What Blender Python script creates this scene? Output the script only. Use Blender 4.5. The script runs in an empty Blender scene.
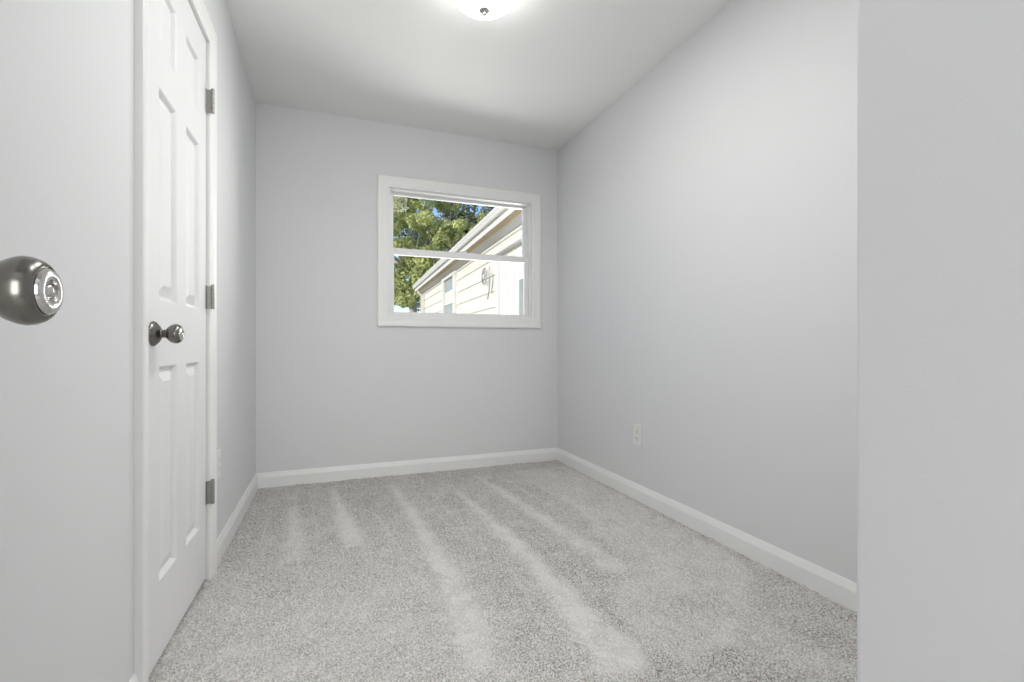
import bpy, bmesh, math, random
import numpy as np
from mathutils import Vector, Matrix
random.seed(7)
rng = np.random.default_rng(11)
SC = bpy.context.scene
COL = SC.collection

# ------------------------------------------------------------------ camera, world, sun, lights, exposure
XL, XR, YB, CH = -0.445, 1.674, 3.390, 2.44          # room: left, right, back, ceiling height
CAMZ, YAW = 0.903, 0.3634
cam = bpy.data.cameras.new('camera')
cam.sensor_width = 36.0
cam.lens = 475.58 / 1024 * 36.0
cam.shift_y = 3.98 / 1024
cam.clip_start = 0.02
cam.clip_end = 400
co = bpy.data.objects.new('camera', cam)
COL.objects.link(co)
co.location = (0, 0, CAMZ)
co.rotation_euler = (math.pi / 2, 0, -YAW)
SC.camera = co

w = bpy.data.worlds.new('sky')
SC.world = w
w.use_nodes = True
nt = w.node_tree
nt.nodes.clear()
sky = nt.nodes.new('ShaderNodeTexSky')
sky.sky_type = 'NISHITA'
sky.sun_disc = False
sky.sun_elevation = math.radians(30)
sky.sun_rotation = math.radians(245)
sky.dust_density = 0.3
sky.ozone_density = 2.5
bg = nt.nodes.new('ShaderNodeBackground')
bg.inputs['Strength'].default_value = 0.20
ow = nt.nodes.new('ShaderNodeOutputWorld')
nt.links.new(sky.outputs[0], bg.inputs[0])
nt.links.new(bg.outputs[0], ow.inputs[0])


def light(name, kind, loc, energy, color=(1, 1, 1), direction=None, **kw):
    l = bpy.data.lights.new(name, kind)
    l.energy = energy
    l.color = color
    for k, v in kw.items():
        setattr(l, k, v)
    o = bpy.data.objects.new(name, l)
    COL.objects.link(o)
    o.location = loc
    if direction is not None:
        o.rotation_euler = Vector(direction).to_track_quat('-Z', 'Y').to_euler()
    return o


light('sun', 'SUN', (-20, -10, 30), 3.1, (1.0, 0.95, 0.88), (0.86, 0.32, -0.32), angle=0.009)
# added area lights stand in for daylight reflected up from the sunny yard below the window and off the neighbouring wall
light('yard_daylight', 'AREA', (1.30, 4.6, 0.2), 62.0, (1.0, 0.99, 0.97), (-0.12, -0.75, 0.66), shape='RECTANGLE', size=2.4, size_y=1.4)
light('wall_daylight', 'AREA', (2.05, 4.2, 1.6), 60.0, (1.0, 0.985, 0.96), (-0.75, -0.66, 0), shape='RECTANGLE', size=0.8, size_y=1.2)
light('hall_fill', 'AREA', (0.1, -1.5, 1.1), 24.0, (1.0, 0.995, 0.985), (0, 1, 0), shape='RECTANGLE', size=0.9, size_y=1.5)  # added fill in the unseen hallway, lifts the near walls
# unseen fill lights added overhead towards the entrance to even out brightness
light('entrance_fill', 'AREA', (0.50, 0.75, 2.10), 4.0, (1.0, 0.99, 0.97), (0.25, 0.25, -0.94), shape='DISK', size=0.4)
light('overhead_fill', 'AREA', (0.55, 1.60, 2.41), 12.5, (1.0, 0.99, 0.97), (0, 0, -1), shape='DISK', size=0.5)
LAMP_STRENGTH = 10.0

SC.view_settings.view_transform = 'Standard'
SC.view_settings.look = 'None'
SC.view_settings.exposure = 0.09
SC.view_settings.gamma = 1.0
SC.view_settings.use_curve_mapping = False


# ------------------------------------------------------------------ materials
def new_mat(name):
    m = bpy.data.materials.new(name)
    m.use_nodes = True
    t = m.node_tree
    return m, t, t.nodes['Principled BSDF']


def plain(name, col, rough=0.5, metal=0.0, noise=None, bump=None, spec=0.5):
    """procedural material: colour broken up by noise, optional fine bump"""
    m, t, b = new_mat(name)
    b.inputs['Base Color'].default_value = (*col, 1)
    b.inputs['Roughness'].default_value = rough
    b.inputs['Metallic'].default_value = metal
    b.inputs['Specular IOR Level'].default_value = spec
    tc = t.nodes.new('ShaderNodeTexCoord')
    if noise:
        sc, amt = noise
        n = t.nodes.new('ShaderNodeTexNoise')
        n.inputs['Scale'].default_value = sc
        n.inputs['Detail'].default_value = 4
        mx = t.nodes.new('ShaderNodeMix')
        mx.data_type = 'RGBA'
        mx.inputs[6].default_value = (*[c * (1 - amt) for c in col], 1)
        mx.inputs[7].default_value = (*[min(1, c * (1 + amt)) for c in col], 1)
        t.links.new(tc.outputs['Object'], n.inputs['Vector'])
        t.links.new(n.outputs[0], mx.inputs[0])
        t.links.new(mx.outputs[2], b.inputs['Base Color'])
    if bump:
        sc, st, dist = bump
        n = t.nodes.new('ShaderNodeTexNoise')
        n.inputs['Scale'].default_value = sc
        n.inputs['Detail'].default_value = 3
        bp = t.nodes.new('ShaderNodeBump')
        bp.inputs['Strength'].default_value = st
        bp.inputs['Distance'].default_value = dist
        t.links.new(tc.outputs['Object'], n.inputs['Vector'])
        t.links.new(n.outputs[0], bp.inputs['Height'])
        t.links.new(bp.outputs[0], b.inputs['Normal'])
    return m


M_WALL = plain('grey_wall_paint', (0.732, 0.740, 0.749), 0.75, noise=(3, 0.012), bump=(260, 0.12, 0.002), spec=0.25)
M_CEIL = plain('ceiling_paint', (0.86, 0.86, 0.85), 0.85, noise=(2, 0.012), bump=(220, 0.12, 0.002), spec=0.2)
M_TRIM = plain('white_trim_paint', (0.86, 0.86, 0.85), 0.38, noise=(5, 0.01))
M_DOOR = plain('white_door_paint', (0.80, 0.80, 0.80), 0.50, noise=(4, 0.01), bump=(500, 0.04, 0.001))
M_VINYL = plain('white_window_vinyl', (0.85, 0.85, 0.85), 0.35, noise=(6, 0.01))
M_NICKEL = plain('brushed_nickel', (0.215, 0.205, 0.188), 0.25, 1.0, noise=(60, 0.06))
M_NICKELB = plain('polished_nickel', (0.62, 0.61, 0.59), 0.16, 1.0, noise=(60, 0.04))
M_HINGE = plain('satin_nickel_hinge', (0.36, 0.35, 0.33), 0.35, 1.0, noise=(80, 0.08))
M_DARK = plain('dark_slot', (0.03, 0.03, 0.03), 0.6, noise=(50, 0.1))
M_PLASTIC = plain('white_plastic', (0.80, 0.80, 0.79), 0.3, noise=(30, 0.01))
M_SIDING = plain('cream_siding_paint', (0.78, 0.73, 0.645), 0.55, noise=(3, 0.03), bump=(40, 0.1, 0.004))
M_HTRIM = plain('white_exterior_paint', (0.72, 0.695, 0.66), 0.5, noise=(4, 0.03))
M_SOFFIT = plain('grey_soffit_paint', (0.62, 0.61, 0.60), 0.6, noise=(4, 0.05))
M_STAIN = plain('weathered_tan_board', (0.52, 0.40, 0.25), 0.7, noise=(6, 0.35))
M_ROOF = plain('asphalt_shingle', (0.16, 0.15, 0.14), 0.9, noise=(30, 0.4))
M_HGLASS = plain('dark_house_glass', (0.34, 0.33, 0.29), 0.25, noise=(5, 0.3))
M_WIRE = plain('galvanised_wire', (0.33, 0.33, 0.31), 0.5, 0.4, noise=(20, 0.2))
M_BARK = plain('tree_bark', (0.20, 0.17, 0.14), 0.9, noise=(8, 0.4), bump=(18, 0.8, 0.05))
M_BARKL = plain('pale_tree_bark', (0.50, 0.46, 0.42), 0.9, noise=(5, 0.3), bump=(18, 0.8, 0.05))
M_GRASS = plain('dry_yard', (0.24, 0.23, 0.17), 0.9, noise=(6, 0.4), bump=(60, 0.8, 0.03))
M_ROOM2 = plain('hall_floor', (0.5, 0.49, 0.47), 0.8, noise=(80, 0.1))


def leaf_mat(name, a, b_):
    m, t, b = new_mat(name)
    tc = t.nodes.new('ShaderNodeTexCoord')
    n = t.nodes.new('ShaderNodeTexNoise')
    n.inputs['Scale'].default_value = 1.7
    n.inputs['Detail'].default_value = 6
    r = t.nodes.new('ShaderNodeValToRGB')
    r.color_ramp.elements[0].position = 0.32
    r.color_ramp.elements[0].color = (*a, 1)
    r.color_ramp.elements[1].position = 0.68
    r.color_ramp.elements[1].color = (*b_, 1)
    t.links.new(tc.outputs['Object'], n.inputs['Vector'])
    t.links.new(n.outputs[0], r.inputs[0])
    t.links.new(r.outputs[0], b.inputs['Base Color'])
    b.inputs['Roughness'].default_value = 0.5
    tr = t.nodes.new('ShaderNodeBsdfTranslucent')
    t.links.new(r.outputs[0], tr.inputs['Color'])
    ms = t.nodes.new('ShaderNodeMixShader')
    ms.inputs[0].default_value = 0.35
    t.links.new(b.outputs[0], ms.inputs[1])
    t.links.new(tr.outputs[0], ms.inputs[2])
    t.links.new(ms.outputs[0], t.nodes['Material Output'].inputs[0])
    return m


M_LEAF = leaf_mat('yellow_green_leaves', (0.30, 0.36, 0.12), (0.86, 0.86, 0.42))
M_LEAFD = leaf_mat('dark_green_leaves', (0.06, 0.08, 0.05), (0.36, 0.39, 0.20))


def glass_mat():
    m, t, b = new_mat('window_glass')
    t.nodes.remove(b)
    tr = t.nodes.new('ShaderNodeBsdfTransparent')
    tr.inputs[0].default_value = (0.97, 0.98, 0.975, 1)
    gl = t.nodes.new('ShaderNodeBsdfGlossy')
    gl.inputs['Roughness'].default_value = 0.02
    fr = t.nodes.new('ShaderNodeFresnel')
    fr.inputs['IOR'].default_value = 1.2
    ms = t.nodes.new('ShaderNodeMixShader')
    t.links.new(fr.outputs[0], ms.inputs[0])
    t.links.new(tr.outputs[0], ms.inputs[1])
    t.links.new(gl.outputs[0], ms.inputs[2])
    t.links.new(ms.outputs[0], t.nodes['Material Output'].inputs[0])
    return m


M_GLASS = glass_mat()


def lamp_mat():
    m, t, b = new_mat('lit_frosted_glass')
    b.inputs['Base Color'].default_value = (0.9, 0.9, 0.88, 1)
    b.inputs['Roughness'].default_value = 0.25
    b.inputs['Emission Color'].default_value = (1.0, 0.985, 0.965, 1)
    b.inputs['Emission Strength'].default_value = LAMP_STRENGTH
    return m


M_LAMP = lamp_mat()


def carpet_mat():
    m, t, b = new_mat('grey_frieze_carpet')
    N, L = t.nodes, t.links
    at = N.new('ShaderNodeAttribute')
    at.attribute_name = 'nap'
    tc = N.new('ShaderNodeTexCoord')
    n1 = N.new('ShaderNodeTexNoise')
    n1.inputs['Scale'].default_value = 190
    n1.inputs['Detail'].default_value = 3
    n1.inputs['Roughness'].default_value = 0.7
    r1 = N.new('ShaderNodeValToRGB')          # flecked yarn, with the shade of tuft gaps painted dark
    r1.color_ramp.elements[0].position = 0.40
    r1.color_ramp.elements[0].color = (0.19, 0.178, 0.162, 1)
    r1.color_ramp.elements[1].position = 0.56
    r1.color_ramp.elements[1].color = (0.72, 0.70, 0.675, 1)
    L.new(tc.outputs['Object'], n1.inputs['Vector'])
    L.new(n1.outputs[0], r1.inputs[0])
    # brushed nap shows more of the pale yarn tips
    mx = N.new('ShaderNodeMix')
    mx.data_type = 'RGBA'
    mx.inputs[7].default_value = (0.80, 0.79, 0.775, 1)
    mul = N.new('ShaderNodeMath')
    mul.operation = 'MULTIPLY'
    mul.inputs[1].default_value = 0.9
    L.new(at.outputs['Fac'], mul.inputs[0])
    L.new(mul.outputs[0], mx.inputs[0])
    L.new(r1.outputs[0], mx.inputs[6])
    L.new(mx.outputs[2], b.inputs['Base Color'])
    b.inputs['Roughness'].default_value = 1.0
    b.inputs['Specular IOR Level'].default_value = 0.1
    n2 = N.new('ShaderNodeTexNoise')
    n2.inputs['Scale'].default_value = 260
    n2.inputs['Detail'].default_value = 2
    bp = N.new('ShaderNodeBump')
    bp.inputs['Strength'].default_value = 0.6
    bp.inputs['Distance'].default_value = 0.006
    L.new(tc.outputs['Object'], n2.inputs['Vector'])
    L.new(n2.outputs[0], bp.inputs['Height'])
    L.new(bp.outputs[0], b.inputs['Normal'])
    return m


M_CARPET = carpet_mat()


# ------------------------------------------------------------------ helpers
class MB:
    """collects shapes, then links them as one mesh object"""

    def __init__(self):
        self.bm = bmesh.new()

    def box(self, x0, x1, y0, y1, z0, z1):
        v = [self.bm.verts.new(p) for p in ((x0, y0, z0), (x1, y0, z0), (x1, y1, z0), (x0, y1, z0),
                                            (x0, y0, z1), (x1, y0, z1), (x1, y1, z1), (x0, y1, z1))]
        for f in ((3, 2, 1, 0), (4, 5, 6, 7), (0, 1, 5, 4), (1, 2, 6, 5), (2, 3, 7, 6), (3, 0, 4, 7)):
            self.bm.faces.new([v[i] for i in f])
        return self

    def loops(self, rings, closed=True, cap=True):
        """skin a list of equally long point rings"""
        vs = [[self.bm.verts.new(p) for p in r] for r in rings]
        n = len(vs[0])
        for a, b in zip(vs[:-1], vs[1:]):
            for i in range(n if closed else n - 1):
                j = (i + 1) % n
                self.bm.faces.new((a[i], a[j], b[j], b[i]))
        if cap:
            self.bm.faces.new(vs[0][::-1])
            self.bm.faces.new(vs[-1])
        return self

    def lathe(self, prof, origin, axis, seg=48):
        """prof: (radius, distance along axis)"""
        a = Vector(axis).normalized()
        u = a.orthogonal().normalized()
        v = a.cross(u)
        o = Vector(origin)
        rings = []
        for r, d in prof:
            r = max(r, 1e-5)
            rings.append([o + a * d + (u * math.cos(2 * math.pi * k / seg) + v * math.sin(2 * math.pi * k / seg)) * r
                          for k in range(seg)])
        return self.loops(rings)

    def tube(self, pts, rad, seg=8):
        pts = [Vector(p) for p in pts]
        rads = rad if isinstance(rad, (list, tuple)) else [rad] * len(pts)
        rings = []
        for i, p in enumerate(pts):
            d = (pts[min(i + 1, len(pts) - 1)] - pts[max(i - 1, 0)]).normalized()
            u = d.cross(Vector((0.31, 0.17, 0.93))).normalized()
            v = d.cross(u)
            rings.append([p + (u * math.cos(2 * math.pi * k / seg) + v * math.sin(2 * math.pi * k / seg)) * rads[i]
                          for k in range(seg)])
        return self.loops(rings)

    def build(self, name, mat, parent=None, smooth=False, bevel=0.0, loc=(0, 0, 0), recalc=True):
        if recalc:
            bmesh.ops.recalc_face_normals(self.bm, faces=self.bm.faces[:])
        me = bpy.data.meshes.new(name)
        self.bm.to_mesh(me)
        self.bm.free()
        me.materials.append(mat)
        if smooth:
            me.shade_smooth()
            me.set_sharp_from_angle(angle=math.radians(38))
        o = bpy.data.objects.new(name, me)
        COL.objects.link(o)
        o.location = loc
        if parent is not None:
            o.parent = parent
        if bevel:
            b = o.modifiers.new('bevel', 'BEVEL')
            b.width = bevel
            b.segments = 2
            b.limit_method = 'ANGLE'
        return o


def structure(o):
    o['kind'] = 'structure'
    return o


def tag(o, label, cat, group=None):
    o['label'] = label
    o['category'] = cat
    if group:
        o['group'] = group
    return o


def empty(name, loc, rz=0.0):
    o = bpy.data.objects.new(name, None)
    COL.objects.link(o)
    o.location = loc
    o.rotation_euler = (0, 0, rz)
    o.empty_display_size = 0.1
    return o


def run_profile(mb, prof, a, b, out, miter0=0.0, miter1=0.0):
    """extrude (protrusion, height) along a->b on the floor; ends shifted by protrusion * miter"""
    a, b, out = Vector(a), Vector(b), Vector(out)
    d = (b - a).normalized()
    r0 = [a + out * p + d * (p * miter0) + Vector((0, 0, z)) for p, z in prof]
    r1 = [b + out * p + d * (p * miter1) + Vector((0, 0, z)) for p, z in prof]
    mb.loops([r0, r1])


def frame_sweep(mb, prof, corners, closed, to3d):
    """prof: (offset outward from inner edge, protrusion); corners: list of (point2d, outward diag2d)"""
    rings = []
    for (cx, cy), (dx, dy) in corners:
        rings.append([to3d(cx + dx * u, cy + dy * u, p) for u, p in prof])
    if closed:
        vs = [[mb.bm.verts.new(p) for p in r] for r in rings]
        n = len(prof)
        for i in range(len(vs)):
            A, B = vs[i], vs[(i + 1) % len(vs)]
            for k in range(n):
                l = (k + 1) % n
                mb.bm.faces.new((A[k], A[l], B[l], B[k]))
    else:
        mb.loops(rings)


def skew(o):
    """the left wall runs slightly out of square in front of the closet hinge"""
    for v in o.data.vertices:
        v.co.x -= 0.0147 * max(0.0, 2.12 - v.co.y)
    for c in o.children:
        skew(c)
    return o


# ------------------------------------------------------------------ the room shell
WT = 0.12
# closet door opening in the left wall
DY0, DY1, DTOP = 1.498, 2.122, 2.066
NEARX = 0.60                                          # face of the wall on the near right
NEARY = NEARX * 0.6760 / 1.0355 + 0.004                       # its corner with the room

m = MB()
m.box(XL - 0.25, XL - 0.05, -1.7, YB + WT, 0, CH)      # solid core behind the opening
m.box(XL - 0.05, XL, -1.7, DY0 - 0.018, 0, CH)
m.box(XL - 0.05, XL, DY1 + 0.018, YB, 0, CH)
m.box(XL - 0.05, XL, DY0 - 0.018, DY1 + 0.018, DTOP + 0.018, CH)
skew(structure(m.build('wall_left', M_WALL)))

WX0, WX1, WZ0, WZ1 = 0.375, 1.447, 1.105, 1.998        # window opening
m = MB()
m.box(XL, WX0, YB, YB + WT, 0, CH)
m.box(WX1, XR + WT, YB, YB + WT, 0, CH)
m.box(WX0, WX1, YB, YB + WT, 0, WZ0)
m.box(WX0, WX1, YB, YB + WT, WZ1, CH)
structure(m.build('wall_back', M_WALL))
structure(MB().box(XR, XR + WT, 0.2, YB, 0, CH).build('wall_right', M_WALL))
# wall on the near right: its rounded corner stands at (NEARX, NEARY)
m = MB()
cr = 0.006
pts = [(NEARX, -0.30)]
for k in range(5):
    a = math.pi - k * math.pi / 8
    pts.append((NEARX + cr + cr * math.cos(a), NEARY - cr + cr * math.sin(a)))
pts += [(XR, NEARY), (XR, -0.30)]
m.loops([[(x, y, 0) for x, y in pts], [(x, y, CH) for x, y in pts]])
structure(m.build('wall_front', M_WALL))
# wall with the doorway behind the camera, and the hallway beyond it
m = MB()
m.box(XL - 0.06, -0.275, -0.34, -0.23, 0, CH)
m.box(0.50, NEARX, -0.34, -0.23, 0, CH)
m.box(-0.275, 0.50, -0.34, -0.23, 2.06, CH)
m.box(-0.5, XR, -1.72, -1.6, 0, CH)
m.box(XR, XR + WT, -1.72, 0.2, 0, CH)
structure(m.build('wall_rear', M_WALL))
structure(MB().box(XL - 0.3, XR + 0.15, -1.75, YB + WT, CH, CH + 0.12).build('ceiling', M_CEIL))

# carpet: a dense field of tufts with the nap pressed by the vacuum cleaner
STEP = 0.006
gx = np.arange(XL - 0.055, XR + 0.004, STEP)
gy = np.arange(-0.40, YB + 0.004, STEP)
GX, GY = np.meshgrid(gx, gy)


def inside(poly):
    r = np.zeros(GX.shape, bool)
    n = len(poly)
    for i in range(n):
        x0, y0 = poly[i]
        x1, y1 = poly[(i + 1) % n]
        if y0 == y1:
            continue
        c = ((GY >= min(y0, y1)) & (GY < max(y0, y1)))
        xi = x0 + (GY - y0) * (x1 - x0) / (y1 - y0)
        r ^= c & (GX < xi)
    return r


def blur(a, n):
    for ax in (0, 1):
        p = np.pad(a, [(n, n) if k == ax else (0, 0) for k in (0, 1)], mode='edge')
        c = np.cumsum(p, axis=ax)
        c = np.insert(c, 0, 0, axis=ax)
        k = 2 * n + 1
        a = (c[k:] - c[:-k]) / k if ax == 0 else (c[:, k:] - c[:, :-k]) / k
    return a


def patchy(n, passes=2):
    a = rng.standard_normal(GX.shape)
    for _ in range(passes):
        a = blur(a, n)
    return a / a.std()


nap = np.full(GX.shape, 0.07)
nap += 0.26 * np.clip((2.35 - GY) / 0.6, 0, 1) * np.clip((0.75 - GX) / 0.5, 0.25, 1)   # trampled pile near the door
LIGHT = [  # tracks where the pile leans away
    [(0.346, 3.186), (0.386, 3.171), (0.435, 2.638), (0.468, 2.161), (0.467, 1.828), (0.484, 1.617), (0.466, 1.368), (0.424, 1.259), (0.348, 1.288), (0.355, 1.41), (0.366, 1.662), (0.383, 1.86), (0.384, 2.193), (0.376, 2.66)],
    [(0.718, 2.874), (0.742, 2.865), (0.778, 2.507), (0.807, 2.243), (0.831, 2.022), (0.832, 1.779), (0.834, 1.556), (0.84, 1.394), (0.877, 1.211), (0.832, 1.104), (0.699, 1.127), (0.711, 1.275), (0.727, 1.437), (0.738, 1.592), (0.751, 1.81), (0.754, 2.052), (0.739, 2.269), (0.74, 2.522)],
    [(0.914, 3.195), (0.941, 3.184), (1.017, 2.796), (1.055, 2.402), (1.092, 2.089), (1.123, 1.837), (1.135, 1.633), (1.062, 1.616), (1.012, 1.68), (1.028, 1.873), (1.018, 2.118), (0.98, 2.431), (0.96, 2.817)],
    [(1.215, 3.171), (1.648, 3.204), (1.642, 2.179), (1.246, 1.591), (1.185, 1.614), (1.175, 1.951), (1.273, 2.319), (1.241, 2.675)],
    [(-0.232, 3.207), (-0.201, 3.195), (-0.1, 2.168), (-0.189, 2.202)],
    [(-0.002, 3.266), (0.022, 3.276), (0.096, 2.685), (0.155, 2.237), (0.048, 2.269), (0.027, 2.649)],
    [(1.135, 1.65), (1.62, 2.1), (1.62, 1.5), (1.3, 1.2), (0.95, 1.05), (0.87, 1.2), (0.93, 1.45)],
    [(0.078, 1.802), (0.144, 1.866), (0.15, 1.693), (0.075, 1.6)],
    [(0.23, 1.865), (0.258, 1.855), (0.236, 1.742), (0.216, 1.749)],
    [(0.329, 1.678), (0.466, 1.654), (0.465, 1.387), (0.337, 1.415)],
]
RAG = patchy(4, 1)
LAMT = [0.50, 0.55, 0.48, 0.32, 0.44, 0.54, 0.34, 0.22, 0.2, 0.12]
for poly, amt in zip(LIGHT, LAMT):
    nap = np.maximum(nap, 0.10 + amt * blur(np.clip(blur(inside(poly).astype(float), 4) + 0.10 * RAG, 0, 1), 1) * 1.1)
DARK = [
    [(0.992, 1.096), (1.105, 1.111), (1.149, 1.065), (1.08, 1.042)],
    [(0.831, 1.52), (0.891, 1.519), (0.919, 1.244), (0.907, 1.171), (0.875, 1.229)],
    [(1.147, 1.4), (1.373, 1.38), (1.298, 1.203), (1.151, 1.206)],
    [(0.153, 1.802), (0.223, 1.805), (0.362, 1.638), (0.275, 1.607), (0.159, 1.591), (0.109, 1.565)],
    [(0.84, 2.0), (1.0, 1.95), (1.0, 1.6), (0.87, 1.35)],
    [(0.50, 1.9), (0.68, 2.2), (0.66, 1.3), (0.55, 1.3)],
]
for poly, amt in zip(DARK, [0.30, 0.16, 0.22, 0.18, 0.12, 0.08]):
    nap -= amt * blur(inside(poly).astype(float), 4)
LINES = [[(0.453, 3.283), (0.563, 2.268)], [(0.563, 3.284), (0.607, 2.188), (0.684, 1.9)], [(0.602, 2.574), (0.686, 1.866), (0.637, 1.373)],
         [(0.204, 2.782), (0.292, 2.117)], [(0.708, 3.273), (0.753, 2.517)], [(0.882, 2.125), (0.901, 1.753)], [(0.924, 1.684), (0.888, 1.278)],
         [(-0.32, 3.15), (-0.30, 2.4)], [(-0.13, 3.2), (-0.05, 2.4)], [(1.08, 3.1), (1.16, 2.4)]]
for ln in LINES:
    for (x0, y0), (x1, y1) in zip(ln[:-1], ln[1:]):
        c = (GY >= min(y0, y1)) & (GY < max(y0, y1))
        xi = x0 + (GY - y0) * (x1 - x0) / (y1 - y0)
        nap += 0.22 * np.where(c, np.exp(-((GX - xi) / 0.006) ** 2), 0)
nap += 0.05 * patchy(9) + 0.05 * patchy(3)
near = np.clip((2.0 - GY) / 1.0, 0, 1)
nap += near * 0.07 * patchy(6)
nap = np.clip(nap, 0, 1)
tuft = blur(rng.standard_normal(GX.shape), 1)
tuft = tuft / tuft.std()
GZ = -0.004 + 0.0028 * np.clip(tuft, -2.2, 1.6) + 0.0006 * patchy(8) * near
ny, nx = GX.shape
verts = np.stack([GX, GY, GZ], -1).reshape(-1, 3)
idx = np.arange(nx * ny).reshape(ny, nx)
quads = np.stack([idx[:-1, :-1], idx[:-1, 1:], idx[1:, 1:], idx[1:, :-1]], -1).reshape(-1, 4)
extra = np.array([(XL - 0.3, -1.75, -0.01), (XR + 0.15, -1.75, -0.01), (XR + 0.15, -0.39, -0.01), (XL - 0.3, -0.39, -0.01)])
verts = np.vstack([verts, extra])
quads = np.vstack([quads, np.arange(4) + nx * ny])
me = bpy.data.meshes.new('floor')
me.vertices.add(len(verts))
me.vertices.foreach_set('co', verts.astype(np.float32).ravel())
me.loops.add(quads.size)
me.loops.foreach_set('vertex_index', quads.astype(np.int32).ravel())
me.polygons.add(len(quads))
me.polygons.foreach_set('loop_start', (np.arange(len(quads)) * 4).astype(np.int32))
me.polygons.foreach_set('loop_total', np.full(len(quads), 4, np.int32))
me.update(calc_edges=True)
at = me.attributes.new('nap', 'FLOAT', 'POINT')
at.data.foreach_set('value', np.append(nap.ravel(), [0.4] * 4).astype(np.float32))
me.materials.append(M_CARPET)
me.shade_smooth()
fl = bpy.data.objects.new('floor', me)
COL.objects.link(fl)
structure(fl)

# baseboards
BASE = [(0, -0.005), (0.013, -0.005), (0.013, 0.062), (0.0115, 0.067), (0.006, 0.086), (0.0045, 0.091), (0, 0.091)]
CAS = 0.064                                           # door casing width
m = MB()
run_profile(m, BASE, (XL, DY1 + 0.004 + CAS, 0), (XL, YB, 0), (1, 0, 0), 0, -1)
run_profile(m, BASE, (XL, -0.23, 0), (XL, DY0 - 0.004 - CAS, 0), (1, 0, 0), 0, 0)
skew(structure(m.build('baseboard_left', M_TRIM)))
m = MB()
run_profile(m, BASE, (XL, YB, 0), (XR, YB, 0), (0, -1, 0), 1, -1)
structure(m.build('baseboard_back', M_TRIM))
m = MB()
run_profile(m, BASE, (XR, NEARY, 0), (XR, YB, 0), (-1, 0, 0), 1, -1)
structure(m.build('baseboard_right', M_TRIM))
m = MB()
run_profile(m, BASE, (NEARX, NEARY, 0), (XR, NEARY, 0), (0, 1, 0), -1, -1)
run_profile(m, BASE, (NEARX, -0.23, 0), (NEARX, NEARY, 0), (-1, 0, 0), 0, 1)
structure(m.build('baseboard_front', M_TRIM))

# ------------------------------------------------------------------ closet door
CPROF = [(0, 0), (0, 0.009), (0.004, 0.011), (0.012, 0.011), (0.016, 0.0135), (0.040, 0.0165), (CAS - 0.016, 0.0200), (CAS - 0.003, 0.0205), (CAS, 0.018), (CAS, 0)]
m = MB()
y0, y1, zt = DY0 - 0.004, DY1 + 0.004, DTOP + 0.004
frame_sweep(m, CPROF, [((y0, -0.004), (-1, 0)), ((y0, zt), (-1, 1)), ((y1, zt), (1, 1)), ((y1, -0.004), (1, 0))], False,
            lambda a, b, p: (XL + p, a, b))
skew(structure(m.build('trim_1', M_TRIM)))
m = MB()                                              # jamb lining inside the opening, with the stop behind the door
m.box(XL - 0.05, XL - 0.0005, DY0 - 0.018, DY0 - 0.003, 0, DTOP + 0.018)
m.box(XL - 0.05, XL - 0.0005, DY1 + 0.003, DY1 + 0.018, 0, DTOP + 0.018)
m.box(XL - 0.05, XL - 0.0005, DY0 - 0.003, DY1 + 0.003, DTOP + 0.003, DTOP + 0.018)
m.box(XL - 0.0499, XL - 0.043, DY0 - 0.003, DY1 + 0.003, 0, 0.01)
skew(structure(m.build('trim_2', M_TRIM)))

DX = XL - 0.003                                       # door face
PY = [(1.613, 1.770), (1.868, 2.025)]
PZ = [(0.232, 0.842), (1.032, 1.635), (1.748, 1.945)]
ZB = 0.014


def panel_door(fx, ylo, yhi, zlo, zhi, ys, zs, thick):
    m = MB()
    bm = m.bm
    Y = sorted({ylo, yhi, *[v for p in ys for v in p]})
    Z = sorted({zlo, zhi, *[v for p in zs for v in p]})
    for i in range(len(Y) - 1):
        for j in range(len(Z) - 1):
            a, b, c, d = Y[i], Y[i + 1], Z[j], Z[j + 1]
            if (a, b) in ys and (c, d) in zs:
                rings = []
                for ins, dep in ((0, 0), (0.004, 0.003), (0.009, 0.0125), (0.013, 0.0135), (0.044, 0.0030), (0.047, 0.0028)):
                    rings.append([bm.verts.new((fx - dep, yy, zz)) for yy, zz in
                                  ((a + ins, c + ins), (b - ins, c + ins), (b - ins, d - ins), (a + ins, d - ins))])
                for r0, r1 in zip(rings[:-1], rings[1:]):
                    for k in range(4):
                        l = (k + 1) % 4
                        bm.faces.new((r0[k], r0[l], r1[l], r1[k]))
                bm.faces.new(rings[-1])
            else:
                bm.faces.new([bm.verts.new((fx, yy, zz)) for yy, zz in ((a, c), (b, c), (b, d), (a, d))])
    bx = fx - thick
    for q in (((fx, ylo, zlo), (bx, ylo, zlo), (bx, ylo, zhi), (fx, ylo, zhi)), ((fx, yhi, zlo), (fx, yhi, zhi), (bx, yhi, zhi), (bx, yhi, zlo)),
              ((fx, ylo, zhi), (bx, ylo, zhi), (bx, yhi, zhi), (fx, yhi, zhi)), ((fx, ylo, zlo), (fx, yhi, zlo), (bx, yhi, zlo), (bx, ylo, zlo)),
              ((bx, ylo, zlo), (bx, yhi, zlo), (bx, yhi, zhi), (bx, ylo, zhi))):
        bm.faces.new([bm.verts.new(p) for p in q])
    bmesh.ops.remove_doubles(bm, verts=bm.verts[:], dist=1e-5)
    return m


door = structure(panel_door(DX, DY0, DY1 - 0.004, ZB, DTOP - 0.001, PY, PZ, 0.033).build('door_1', M_DOOR))


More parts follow.
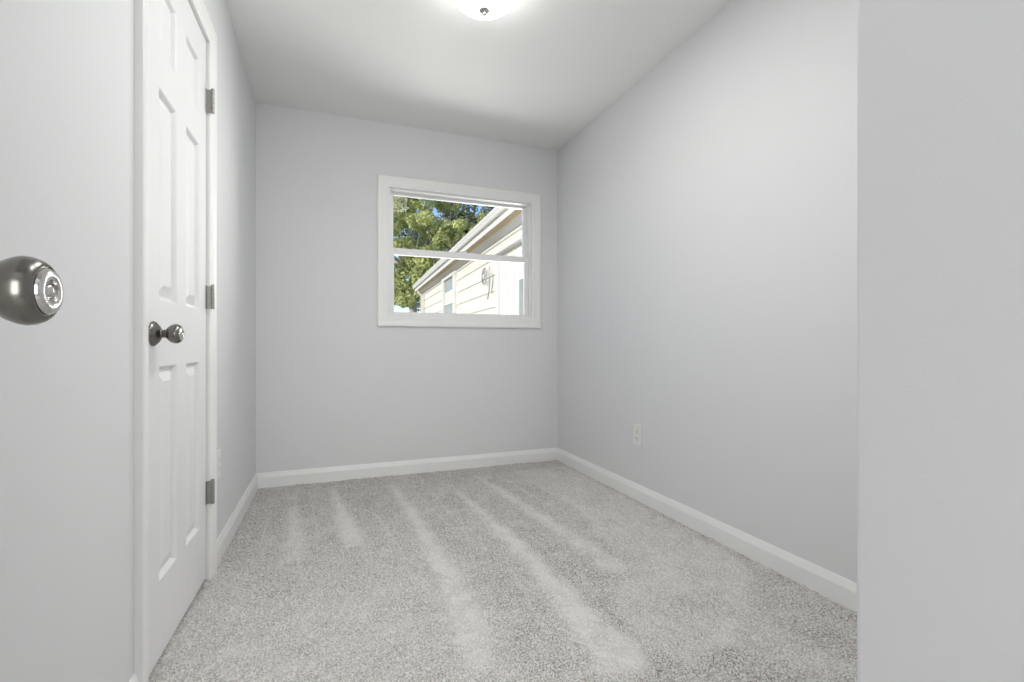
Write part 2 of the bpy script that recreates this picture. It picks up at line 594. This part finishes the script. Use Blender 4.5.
def knob(cx, y, z, parent):
    """rose, neck and ball of a passage knob; axis along +x from the door face at cx"""
    rose = [(0.0, 0), (0.0335, 0.0), (0.0345, 0.002), (0.0338, 0.0045), (0.031, 0.0075), (0.026, 0.0125), (0.0205, 0.0165), (0.0155, 0.019),
            (0.0125, 0.0205), (0.0118, 0.0215), (0.0, 0.0215)]
    neck = [(0.0, 0.0205), (0.0112, 0.0205), (0.0105, 0.024), (0.0118, 0.026), (0.0118, 0.0285), (0.0098, 0.0295), (0.0098, 0.0328), (0.0, 0.0328)]
    ball = [(0.0, 0.0320), (0.0110, 0.0320), (0.0150, 0.0340), (0.0198, 0.0380), (0.0236, 0.0428), (0.0262, 0.0486), (0.0272, 0.0532),
            (0.0266, 0.0578), (0.0249, 0.0620), (0.0225, 0.0650), (0.0206, 0.0663), (0.0200, 0.0664), (0.0196, 0.0652), (0.0, 0.0652)]
    face = [(0.0, 0.0648), (0.0186, 0.0648), (0.0184, 0.0672), (0.0172, 0.0690), (0.0145, 0.0698), (0.0100, 0.0698), (0.0092, 0.0692),
            (0.0086, 0.0665), (0.0060, 0.0660), (0.0058, 0.0672), (0.0045, 0.0690), (0.0022, 0.0698), (0.0, 0.0700)]
    k = MB().lathe(ball, (cx, y, z), (1, 0, 0)).build('door_knob', M_NICKEL, parent, True)
    MB().lathe(rose, (cx, y, z), (1, 0, 0)).build('rose', M_NICKEL, k, True)
    MB().lathe(neck, (cx, y, z), (1, 0, 0)).build('neck', M_NICKEL, k, True)
    MB().lathe(face, (cx, y, z), (1, 0, 0)).build('knob_face', M_NICKELB, k, True)
    return k


knob(DX, 1.564, 0.934, door)
for hz in (0.337, 1.086, 1.84):
    hy, hx = DY1 + 0.0005, XL + 0.0185
    h = MB()
    h.box(DX, DX + 0.0022, DY1 - 0.0105, DY1 - 0.0045, hz - 0.0445, hz + 0.0445)
    h.tube([(DX + 0.001, DY1 - 0.007, hz - 0.0445 + 0.0001), (DX + 0.001, DY1 - 0.007, hz + 0.0443)], 0.002)
    ho = h.build('hinge', M_HINGE, door)
    for k in range(5):
        z0 = hz - 0.0445 + k * 0.0178
        MB().lathe([(0, 0), (0.0056, 0.0), (0.0062, 0.0008), (0.0062, 0.0166), (0.0056, 0.0174), (0, 0.0174)], (hx, hy, z0), (0, 0, 1), 20).build('knuckle', M_HINGE, ho, True)
    MB().box(DX + 0.001, hx, hy - 0.003, hy + 0.003, hz - 0.043, hz + 0.043).build('leaf', M_HINGE, ho)
    MB().lathe([(0, 0), (0.0045, 0.0), (0.0066, 0.0012), (0.0066, 0.003), (0.004, 0.005), (0, 0.0055)], (hx, hy, hz + 0.0445), (0, 0, 1), 20).build('hinge_pin', M_HINGE, ho, True)

skew(door)

# the open entry door, just outside the frame on the left; only its knob reaches into view
EX = -0.2765
edoor = structure(panel_door(EX, -0.222, 0.538, ZB, 2.045, [(-0.10, 0.10), (0.21, 0.41)], [(0.232, 0.842), (1.032, 1.635), (1.748, 1.945)], 0.033).build('door_2', M_DOOR))
knob(EX, 0.484, 0.9455, edoor)

# ------------------------------------------------------------------ window
WP = [(0, 0), (0, 0.010), (0.003, 0.012), (0.010, 0.012), (0.014, 0.0145), (0.040, 0.0155), (0.052, 0.018), (0.072, 0.018), (0.078, 0.014), (0.078, 0)]
m = MB()
frame_sweep(m, WP, [((WX0, WZ0), (-1, -0.94)), ((WX0, WZ1), (-1, 1)), ((WX1, WZ1), (1, 1)), ((WX1, WZ0), (1, -0.94))], True,
            lambda a, b, p: (a, YB - p, b))
structure(m.build('trim_3', M_TRIM))


def ring(x0, x1, z0, z1, ya, yb, l, r, b, t):
    m = MB()
    m.box(x0, x0 + l, ya, yb, z0, z1)
    m.box(x1 - r, x1, ya, yb, z0, z1)
    m.box(x0 + l, x1 - r, ya, yb, z0, z0 + b)
    m.box(x0 + l, x1 - r, ya, yb, z1 - t, z1)
    return m


g = 0.0004
win = structure(ring(WX0 + g, WX1 - g, WZ0 + g, WZ1 - g, YB + 0.002, YB + 0.10, 0.013, 0.013, 0.010, 0.010).build('window_1', M_VINYL, bevel=0.0015))
fx0, fx1, fz0, fz1 = WX0 + 0.0136, WX1 - 0.0136, WZ0 + 0.0106, WZ1 - 0.0106
up = ring(fx0, fx1, 1.545, fz1, YB + 0.062, YB + 0.090, 0.024, 0.028, 0.038, 0.018).build('upper_sash', M_VINYL, win, bevel=0.0015)
MB().box(fx0 + 0.023, fx1 - 0.027, YB + 0.074, YB + 0.078, 1.582, fz1 - 0.017).build('upper_pane', M_GLASS, up)
lo = ring(fx0, fx1, fz0, 1.586, YB + 0.028, YB + 0.058, 0.025, 0.028, 0.020, 0.044).build('lower_sash', M_VINYL, win, bevel=0.0015)
MB().box(fx0 + 0.024, fx1 - 0.027, YB + 0.041, YB + 0.045, fz0 + 0.019, 1.544).build('lower_pane', M_GLASS, lo)
lk = MB()
lk.box(0.885, 0.945, YB + 0.034, YB + 0.054, 1.5862, 1.592)
lk.lathe([(0, 0), (0.011, 0), (0.011, 0.006), (0.008, 0.009), (0, 0.009)], (0.915, YB + 0.044, 1.592), (0, 0, 1), 20)
lk.box(0.915, 0.945, YB + 0.039, YB + 0.047, 1.593, 1.599)
lk.build('sash_lock', M_VINYL, win, bevel=0.001)


# ------------------------------------------------------------------ wall outlets
def outlet(name, y, z, x, nx, label, sc=1.0):
    """duplex outlet on a wall with its normal along x"""
    root = empty(name, (x, y, z - 0.058))
    zz = 0.058
    n = nx

    def P(d, a, b):
        return (d * n, a * sc, zz + b * sc)

    def pill(d0, d1, w_, h_, cz, bev=0.003):
        rr = []
        for d, ins in ((d0, 0), (d1 - 0.001, 0), (d1, bev * 0.5)):
            ring_ = []
            for qx, qz, a0 in ((1, 1, 0), (-1, 1, 90), (-1, -1, 180), (1, -1, 270)):
                for k in range(5):
                    a = math.radians(a0 + k * 22.5)
                    ring_.append(P(d, qx * (w_ - bev) + math.cos(a) * (bev - ins), cz + qz * (h_ - bev) + math.sin(a) * (bev - ins)))
            rr.append(ring_)
        return rr

    MB().loops(pill(0.0003, 0.006, 0.0355, 0.058, 0)).build('cover_plate', M_PLASTIC, root)
    for cz in (0.0195, -0.0195):
        r = MB().loops(pill(0.0055, 0.0075, 0.0165, 0.0145, cz, 0.008)).build('receptacle', M_PLASTIC, root)
        s = MB()
        for a, hh in ((-0.0063, 0.0042), (0.0063, 0.0034)):
            p, q = P(0.0070, a - 0.0012, cz + 0.003 - hh), P(0.0077, a + 0.0012, cz + 0.003 + hh)
            s.box(min(p[0], q[0]), max(p[0], q[0]), p[1], q[1], p[2], q[2])
        s.lathe([(0, 0), (0.0024, 0), (0.0024, 0.0007), (0, 0.0007)], P(0.0070, 0, cz - 0.0075), (n, 0, 0), 14)
        s.build('slots', M_DARK, r)
    MB().lathe([(0, 0), (0.0032, 0), (0.003, 0.001), (0.0015, 0.0016), (0, 0.0017)], P(0.006, 0, 0), (n, 0, 0), 16).build('screw', M_PLASTIC, root, True)
    tag(root, label, 'outlet')
    return root


outlet('wall_outlet', 2.335, 0.378, XR, -1, 'white duplex outlet low on the bare right wall', 1.05)
outlet('wall_outlet', 2.295, 0.404, XL, 1, 'white duplex outlet on the left wall just past the panelled door')

# ------------------------------------------------------------------ ceiling light
LX, LY = 0.600, 1.905
cl = empty('ceiling_light', (LX, LY, CH))
tag(cl, 'round flush ceiling light with a lit white glass bowl and nickel finial', 'ceiling light')
MB().lathe([(0, 0), (0.150, 0.0), (0.158, -0.006), (0.160, -0.018), (0.155, -0.024), (0.150, -0.026), (0, -0.026)], (0, 0, 0), (0, 0, 1), 64).build('base', M_NICKEL, cl, True)
shade = [(0.0, -0.0262), (0.1455, -0.0262)]
for k in range(0, 17):
    a = k / 16 * math.pi / 2
    shade.append((0.1475 * math.cos(a) ** 0.9 if k < 16 else 0.0, -0.030 - 0.101 * math.sin(a)))
MB().lathe(shade, (0, 0, 0), (0, 0, 1), 64).build('glass_bowl', M_LAMP, cl, True)
MB().lathe([(0, -0.1335), (0.0215, -0.1320), (0.0225, -0.1355), (0.0185, -0.1400), (0.0105, -0.1430), (0.0062, -0.1455), (0.0060, -0.1480), (0.0078, -0.1505),
            (0.0080, -0.1530), (0.0055, -0.1560), (0, -0.1570)], (0, 0, 0), (0, 0, 1), 32).build('finial', M_NICKELB, cl, True)

# ------------------------------------------------------------------ the neighbouring house
gm = MB()
gm.box(-30, 40, YB + WT + 0.02, 70, -0.75, -0.6)
structure(gm.build('ground', M_GRASS))

TH = -math.radians(2.03)
n_ = Vector((math.cos(TH), math.sin(TH), 0))
v_ = Vector((-math.sin(TH), math.cos(TH), 0))
O0, T0, G0 = 2.2, 10.0, -0.6
hs = empty('neighbor_house', n_ * O0 + v_ * T0 + Vector((0, 0, G0)), TH)
tag(hs, 'cream clapboard house with deep white eave outside the window', 'house')


def hbox(name, mat, o0, o1, t0, t1, z0, z1, parent=hs, bevel=0.0):
    return MB().box(o0 - O0, o1 - O0, t0 - T0, t1 - T0, z0 - G0, z1 - G0).build(name, mat, parent, bevel=bevel)


TN, TF = 3.9, 15.10                                   # near and far ends
# lap siding: each board slopes out to a lip over the board below
m = MB()
z = 2.285 + 0.259
zs_ = [z - 0.259 * k for k in range(13)]
for a in zs_:
    top = min(a + 0.259, 2.49)
    for t0, t1 in ((7.05, TF - 0.01), (TN, 5.0)):
        r = [[(0.0 - d, t - T0, zz - G0) for d, zz in ((-0.10, a), (0.026, a), (0.026, a + 0.012), (0.006, top), (-0.10, top))] for t in (t0, t1)]
        m.loops(r)
    if a + 0.1 > 2.28:
        m.loops([[(0.0 - d, t - T0, zz - G0) for d, zz in ((-0.10, a), (0.026, a), (0.026, a + 0.012), (0.006, top), (-0.10, top))] for t in (5.0, 7.05)])
m.build('siding_wall', M_SIDING, hs)
hbox('end_wall', M_SIDING, 2.3, 7.0, TF - 0.12, TF - 0.02, -0.6, 2.49)
hbox('corner_board', M_HTRIM, 2.145, 2.26, TF - 0.14, TF + 0.03, -0.6, 2.50)
ds = MB()
ds.box(2.06 - O0, 2.12 - O0, TF - 0.36 - T0, TF - 0.28 - T0, -0.5 - G0, 2.4 - G0)
ds.tube([(1.97 - O0, TF - 0.32 - T0, 2.62 - G0), (1.99 - O0, TF - 0.32 - T0, 2.52 - G0), (2.09 - O0, TF - 0.32 - T0, 2.42 - G0), (2.09 - O0, TF - 0.32 - T0, 2.3 - G0)], 0.035, 10)
ds.build('downspout', M_HTRIM, hs)
m = MB()                                              # soffit slopes gently down to the wall
m.loops([[(a - O0, t - T0, b - G0) for a, b in ((1.968, 2.592), (2.21, 2.494), (2.21, 2.53), (1.968, 2.628))] for t in (TN, TF + 0.14)])
m.build('soffit', M_SOFFIT, hs)
m = MB()
m.loops([[(a - O0, t - T0, b - G0) for a, b in ((1.955, 2.580), (2.025, 2.557), (2.025, 2.5675), (1.955, 2.594))] for t in (TN, TF + 0.14)])
m.build('soffit_edge_board', M_STAIN, hs)
m = MB()
run = [(2.196 - O0, 2.468 - G0), (2.168 - O0, 2.474 - G0), (2.160 - O0, 2.506 - G0), (2.196 - O0, 2.497 - G0)]
m.loops([[(a, t - T0, b) for a, b in run] for t in (TN, TF)])
m.build('frieze_moulding', M_HTRIM, hs)
hbox('fascia', M_HTRIM, 1.94, 1.968, TN, TF + 0.14, 2.585, 2.74)
m = MB()                                              # K-style gutter
gp = [(1.939, 2.675), (1.895, 2.675), (1.882, 2.695), (1.882, 2.715), (1.866, 2.745), (1.862, 2.775), (1.872, 2.775), (1.878, 2.75), (1.894, 2.715), (1.90, 2.687), (1.939, 2.687)]
m.loops([[(a - O0, t - T0, b - G0) for a, b in gp] for t in (TN, TF + 0.15)])
m.build('gutter', M_HTRIM, hs)
m = MB()
rp = [(1.91, 2.765), (5.0, 4.06), (8.1, 2.765), (8.1, 2.70), (5.0, 3.98), (1.941, 2.745)]
m.loops([[(a - O0, t - T0, b - G0) for a, b in rp] for t in (TN - 0.1, TF + 0.16)])
m.build('roof', M_ROOF, hs)
m = MB()
m.loops([[(a - O0, t - T0, b - G0) for a, b in ((1.895, 2.776), (1.895, 2.79), (2.1, 2.876), (2.1, 2.862))] for t in (TN - 0.1, TF + 0.17)])
m.build('drip_edge', M_HTRIM, hs)

# small double hung window near the far corner
ws = MB()
for a, b, c, d in ((11.42, 11.68, 1.1, 2.50), (10.12, 10.35, 1.1, 2.50)):
    ws.box(2.135 - O0, 2.20 - O0, a - T0, b - T0, c - G0, d - G0)
ws.box(2.13 - O0, 2.20 - O0, 10.10 - T0, 11.70 - T0, 2.44 - G0, 2.51 - G0)
ws.box(2.12 - O0, 2.20 - O0, 10.10 - T0, 11.70 - T0, 1.02 - G0, 1.1 - G0)
hw = ws.build('window', M_HTRIM, hs)
hbox('pane', M_HGLASS, 2.172, 2.18, 10.34, 11.43, 1.1, 2.45, hw)
hbox('meeting_rail', M_HTRIM, 2.155, 2.171, 10.35, 11.42, 1.84, 1.90, hw)
hbox('shade_blind', M_SIDING, 2.164, 2.170, 10.36, 11.41, 1.905, 2.15, hw)

# side door with a tall pane, between the siding and the near end
sd = MB()
sd.box(2.12 - O0, 2.25 - O0, 6.86 - T0, 7.05 - T0, -0.3 - G0, 2.28 - G0)
sd.box(2.12 - O0, 2.25 - O0, 5.0 - T0, 5.15 - T0, -0.3 - G0, 2.28 - G0)
sd.box(2.15 - O0, 2.30 - O0, 5.15 - T0, 6.86 - T0, -0.3 - G0, 2.28 - G0)
dr = sd.build('side_door', M_HTRIM, hs)
bt = MB()
for t in (6.20, 6.34, 6.50, 6.66):
    bt.box(2.142 - O0, 2.16 - O0, t - T0, t + 0.02 - T0, -0.2 - G0, 2.2 - G0)
bt.build('batten', M_HTRIM, dr)
hd = MB()
hd.loops([[(a - O0, t - T0, b - G0) for a, b in ((2.05, 2.255), (2.05, 2.28), (2.09, 2.32), (2.25, 2.34), (2.25, 2.255))] for t in (4.9, 6.90)])
hd.build('door_head', M_HTRIM, dr)
hbox('pane', M_HGLASS, 2.135, 2.155, 5.45, 5.98, 0.5, 1.77, dr)

# wire flower ornament on the siding
orn = empty('wall_ornament', n_ * (O0 - 0.06) + v_ * 7.55 + Vector((0, 0, 1.45)), TH)
tag(orn, 'grey metal flower ornament hanging on the neighbouring cream siding', 'ornament')
fb = MB()
for k in range(9):
    a0 = k * 2 * math.pi / 9
    pts = []
    for q in range(13):
        a = q / 12 * 2 * math.pi
        rr = 0.10 + 0.045 * math.cos(a)
        pts.append((-0.015 - 0.02 * math.sin(a / 2), math.cos(a0 + 0.32 * math.sin(a)) * rr + 0.13, math.sin(a0 + 0.32 * math.sin(a)) * rr + 0.60))
    fb.tube(pts, 0.007, 6)
fb.build('flower_head', M_WIRE, orn)
st = MB()
rings_ = []
for q in range(15):
    s_ = q / 14
    yy = -0.16 - 0.05 * math.sin(s_ * math.pi) + 0.10 * s_ * s_
    ww = 0.004 + 0.030 * math.sin(min(1, s_ * 1.1) * math.pi * 0.9) ** 2
    zz = 0.72 - 0.52 * s_
    rings_.append([(-0.010, yy - ww, zz), (-0.022, yy, zz), (-0.010, yy + ww, zz), (-0.002, yy, zz)])
st.loops(rings_)
st.build('leaf_blade', M_WIRE, orn)


# ------------------------------------------------------------------ trees beyond the house
def leaves_mesh(name, mat, parent, centres, radii, count, size, base):
    c = np.array(centres)
    r = np.array(radii)
    wgt = r ** 2
    pick = rng.choice(len(c), count, p=wgt / wgt.sum())
    d = rng.standard_normal((count, 3))
    d /= np.linalg.norm(d, axis=1)[:, None]
    rad = rng.uniform(0.35, 1.0, count) ** 0.5
    p = c[pick] + d * (r[pick] * rad)[:, None] * np.array([1, 1, 0.75])
    nrm = d * 0.6 + rng.standard_normal((count, 3)) * 0.6 + np.array([0, 0, 0.5])
    nrm /= np.linalg.norm(nrm, axis=1)[:, None]
    t_ = np.cross(nrm, rng.standard_normal((count, 3)))
    t_ /= np.linalg.norm(t_, axis=1)[:, None]
    b_ = np.cross(nrm, t_)
    s = (size * rng.uniform(0.6, 1.3, count))[:, None]
    V = np.stack([p - t_ * s, p + b_ * s * 0.45 + nrm * s * 0.15, p + t_ * s, p - b_ * s * 0.45 + nrm * s * 0.15], 1).reshape(-1, 3) - np.array(base)
    F = np.arange(count * 4).reshape(-1, 4)
    me = bpy.data.meshes.new(name)
    me.from_pydata(V.tolist(), [], F.tolist())
    me.materials.append(mat)
    o = bpy.data.objects.new(name, me)
    COL.objects.link(o)
    o.parent = parent
    return o


def tree(x, y, top, crown_r, low, trunk_r, leafm, barkm, label, nclump, count, size, lean=(0, 0), name='tree'):
    base = (x, y, -0.6)
    root = empty(name, base)
    tag(root, label, 'tree', None)
    m = MB()
    fork = low + 0.25 * (top - low)
    m.tube([(0, 0, 0), (lean[0] * 0.3, lean[1] * 0.3, (fork + 0.6) * 0.5), (lean[0], lean[1], fork + 0.6), (lean[0] * 1.5, lean[1] * 1.5, top * 0.8)],
           [trunk_r * 1.3, trunk_r, trunk_r * 0.75, trunk_r * 0.25], 12)
    cs, rs = [], []
    for k in range(nclump):
        a = random.uniform(0, 2 * math.pi)
        zz = random.uniform(low, top)
        hr = crown_r * math.sqrt(max(0.12, 1 - ((zz - (low + top) / 2) / ((top - low) / 2 + 0.4)) ** 2)) * random.uniform(0.35, 1.0)
        c = (x + lean[0] + math.cos(a) * hr, y + lean[1] + math.sin(a) * hr, zz)
        cs.append(c)
        rs.append(random.uniform(0.55, 1.05) * crown_r * 0.30)
        if k % 2 == 0:
            s0 = Vector((lean[0], lean[1], min(fork + 0.6, zz + 0.3)))
            e = Vector(c) - Vector(base)
            mid = s0.lerp(e, 0.5) + Vector((0, 0, -0.15 * crown_r * random.random()))
            m.tube([s0, mid, e], [trunk_r * 0.42, trunk_r * 0.22, trunk_r * 0.06], 7)
    m.build('trunk', barkm, root, True)
    leaves_mesh('foliage', leafm, root, cs, rs, count, size, base)
    return root


tree(3.5, 21.9, 8.4, 2.3, 2.7, 0.20, M_LEAF, M_BARKL, 'yellow green tree on the left of the window view', 52, 24000, 0.095)
tree(7.4, 31.0, 13.5, 3.8, 3.0, 0.32, M_LEAFD, M_BARK, 'tall dark tree with blue sky gaps behind the eave', 62, 24000, 0.13, (0.6, 0))
tree(3.75, 17.3, 5.6, 1.35, 2.4, 0.14, M_LEAF, M_BARK, 'low bright green tree rising just above the house eave', 36, 14000, 0.08)
tree(8.1, 23.2, 9.6, 1.9, 5.0, 0.22, M_LEAF, M_BARK, 'bright green treetop at the right above the neighbouring roof', 36, 12000, 0.125)
tree(2.42, 17.0, 2.1, 0.5, 0.2, 0.07, M_LEAF, M_BARK, 'small bush at the lower left corner of the window view', 14, 3000, 0.07)
